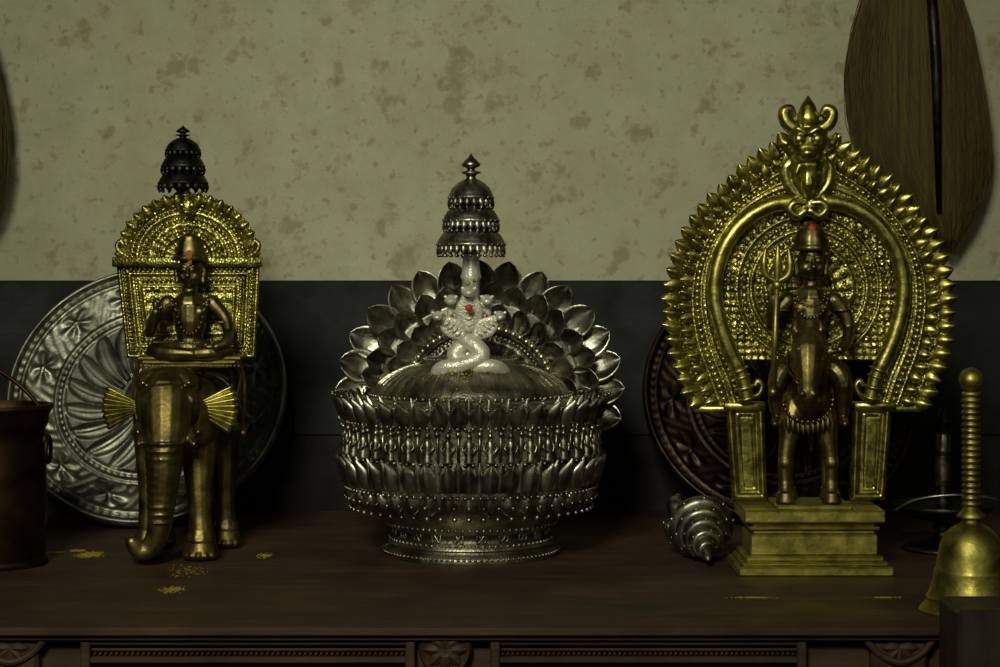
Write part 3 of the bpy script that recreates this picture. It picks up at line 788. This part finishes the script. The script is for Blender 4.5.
# =============================== silver conch (turban spire towards the viewer) ===============================
C=empty('silver_conch',P(703,560,-15)); C.location.z=TZ
g=MB()
A=P(699,533,22); A.z=TZ+.0365; B=P(708,560,-52); B.z=TZ+.009
ad=(B-A).normalized(); M=frame((0,0,0),ad,(0,-.3,1)); M3=M.to_3x3()
g.lathe([(0,-.012),(.016,-.010),(.026,-.004),(.030,.004),(.027,.016),(.020,.032),(.013,.048),(.007,.062),(.0035,.072),(.0045,.076),(.003,.080),(0,.082)],A,40,M=M)
hp=[];hr=[];N=210;turns=5.5
for i in range(N):
    t=i/(N-1); a=2*pi*turns*t; r=.0265*(1-t)**.9+.0025; z=.002+.068*t
    hp.append(A+M3@Vector((r*cos(a),r*sin(a),z))); hr.append(.0072*(1-t)**.75+.0012)
g.tube(hp,hr,10)
for i in range(0,N-12,4):
    t=i/(N-1); c0=A+ad*(.002+.068*t); o_=(hp[i]-c0).normalized()
    g.sphere(hp[i]+o_*hr[i]*.85+ad*hr[i]*.25,hr[i]*.30,7,5)
g.limb([A+M3@Vector((.018,-.008,.0)),A+M3@Vector((.024,-.014,-.008)),A+M3@Vector((.020,-.016,-.020))],[.012,.009,.004],12)
g.build('spiral_shell',M_silverD,C)

# =============================== brass hand bell ===============================
B=empty('brass_hand_bell',P(971,560,-295)); B.location.z=TZ
g=MB()
pr=[(0,3),(38,1.5),(43,0),(44,2),(42,5),(38,9),(37,12),(38,13),(36,16),(33,24),(31,34),(31,36),(29.5,38),(28,48),(26,58),(22.5,66),(16,72),(10,75),(8,77),(8,79),(12,81),(12,83),(8,86),(7,89)]
z=90
while z<184: pr+=[(6.2,z),(8.0,z+1.2),(8.0,z+3.2),(6.2,z+4.4)]; z+=5.2
pr+=[(6,186),(5,188),(8,191),(10,195),(10.3,199),(8.5,204),(5,207),(0,208.5)]
g.lathe([(mm(a),mm(b)) for a,b in pr],B.location,56)
g.build('bell_and_handle',M_bellm,B,angle=60)

# =============================== copper pot ===============================
B=empty('copper_pot',P(-4,560,-27)); B.location.z=TZ
g=MB()
pr=[(0,0),(49,0),(50.5,2),(50,6),(47.5,8),(48,14),(49,60),(48.5,120),(47,132),(49,136),(51,140),(51,146),(54,152),(56,155),(55,158),(50,158),(46,150),(44,136),(46,100),(46,20),(0,6)]
g.lathe([(mm(a),mm(b)) for a,b in pr],B.location,72)
o=B.location
for s in (-1,1):
    g.sphere(o+Vector((s*.050,-.006,.122)),(.004,.006,.008)); 
    g.tube([o+Vector((s*.053,-.006+.011*cos(t),.114+.013*sin(t))) for t in [2*pi*i/20 for i in range(20)]],.002,8,closed=True)
g.tube(catmull([o+Vector((.047*cos(pi-pi*i/8)-.036*sin(pi*i/8),-.004,.152+.052*sin(pi*i/8))) for i in range(0,9)],5),.0022,8)
g.build('pot_body',M_copper,B,angle=50)

# =============================== dark oil lamp at right ===============================
B=empty('oil_lamp',P(943,560,70)); B.location.z=TZ
o=B.location; g=MB()
pr=[(0,0),(42,0),(43,3),(36,6),(20,9),(9,14),(7,20),(10,24),(7,28),(14,31),(34,34),(50,42),(54,48),(52,48),(36,40),(12,37),(8,40),(7,46),(9,50),(6.5,54),(6.5,96),(9,100),(6.5,104),(7,130),(9,134),(5,138),(6,143),(0,148)]
g.lathe([(mm(a),mm(b)) for a,b in pr],o,40)
g.build('lamp_body',M_black,B)
g=MB(); g.lathe([(mm(a),mm(b)) for a,b in ((6.9,66),(7.6,68),(7.6,118),(6.9,120))],o,24)
g.tube(catmull([o+Vector((-.055,-.02,.042)),o+Vector((-.035,-.035,.056)),o+Vector((0,-.045,.062)),o+Vector((.04,-.04,.058)),o+Vector((.07,-.02,.045))],6),.0016,8)
g.build('lamp_sleeve',M_silverD,B)

# =============================== wooden post in front (right) ===============================
B=empty('wooden_post',(.395,-.42,0)); g=MB()
g.box((.354,-.455,0),(.44,-.385,TZ+.029),.003)
for k in range(4): g.box((.370,-.459,.08+k*.21),(.422,-.453,.24+k*.21),.003)
g.build('post_body',M_wood2,B,smooth=False)

# =============================== hair whisks hanging on the wall ===============================
def whisk(name,cx,off=0,lean=28,dens=900,YW=352):
    y=mm(YW); B=empty(name,(P(cx,0,YW).x,y,P(0,-60+off,YW).z)); g=MB()
    prof=[(-78,7),(-60,20),(-20,42),(30,56),(80,65),(130,67),(175,58),(210,40),(235,20),(250,4)]
    def hw(py):
        for (a,b),(c,d) in zip(prof,prof[1:]):
            if a<=py<=c: return b+(d-b)*(py-a)/(c-a)
        return 4
    def ctr(py): return cx+lean*max(0,(py-60)/190)**1.6
    def core(u,v):
        py=-78+318*v; a=2*pi*u; q=hw(py)*.88
        return P(ctr(py)+q*cos(a),py+off,YW+min(15,q*.4)*sin(a))
    g.grid(core,48,60)
    for i in range(dens):
        a=random.uniform(0,2*pi); k=random.uniform(.78,1.09); end=random.uniform(150,254); st=-76
        L=[]; ph=random.uniform(0,6)
        for j in range(13):
            py=st+(end-st)*j/12; q=hw(py)*k
            L.append(P(ctr(py)+q*cos(a)+1.2*sin(ph+j*.8),py+off,YW+(min(15,q*.4)+1)*sin(a)))
        g.tube(L,[mm(.8)*(1-.068*j) for j in range(13)],4)
    g.build('hair',M_hair,B)
    g=MB(); g.lathe([(mm(a),mm(b)) for a,b in ((11,-12),(13,-4),(10,2),(7,8),(6,70),(8,74),(6,78),(9,90),(5,98),(0,100))],B.location+Vector((0,0,.02)),20)
    g.tube([B.location+Vector((0,0,.115)),B.location+Vector((0,.045,.125))],.004,8)
    g.build('handle',M_silverD,B)
    return B
W1=whisk('hair_whisk',912,lean=38,dens=1500)
g=MB(); g.tube([P(928,-60,334),P(936,60,332),P(939,212,332)],[.006,.0065,.003],10); g.build('cane',M_black,W1)
whisk('hair_whisk',-62,off=34,lean=6,dens=500)

# =============================== light ===============================
def area(name,loc,tgt,sx,sy,e,col,spread=180):
    l=bpy.data.lights.new(name,'AREA'); l.shape='RECTANGLE'; l.size=sx; l.size_y=sy; l.energy=e; l.color=col; l.spread=math.radians(spread)
    o=bpy.data.objects.new(name,l); o.location=loc; o.rotation_euler=(Vector(tgt)-Vector(loc)).to_track_quat('-Z','Y').to_euler()
    bpy.context.scene.collection.objects.link(o)
area('key_light',(-.45,-2.5,2.25),(-.06,.2,1.16),.55,.42,3.7,(1,1.0,.72),54)  # added key light, high front-left, spread narrowed for falloff; no window modelled
area('right_fill_light',(1.5,-2.3,1.9),(.2,0,1.1),.35,.7,1.6,(1,1.0,.70))  # weaker fill added from the right, not an actual doorway
wd=bpy.data.worlds.new('dim_room'); bpy.context.scene.world=wd; wd.use_nodes=True
bg=wd.node_tree.nodes['Background']; bg.inputs[0].default_value=(.82,.84,.64,1); bg.inputs[1].default_value=.008

sc=bpy.context.scene
try: sc.view_settings.view_transform='Standard'
except Exception: pass
cam=bpy.data.cameras.new('camera'); co=bpy.data.objects.new('camera',cam); sc.collection.objects.link(co)
cam.lens=72; cam.sensor_width=36; cam.shift_y=-.0735; cam.clip_start=.05
co.location=(0,-2.0,TZ+.3); co.rotation_euler=(pi/2,0,0); sc.camera=co
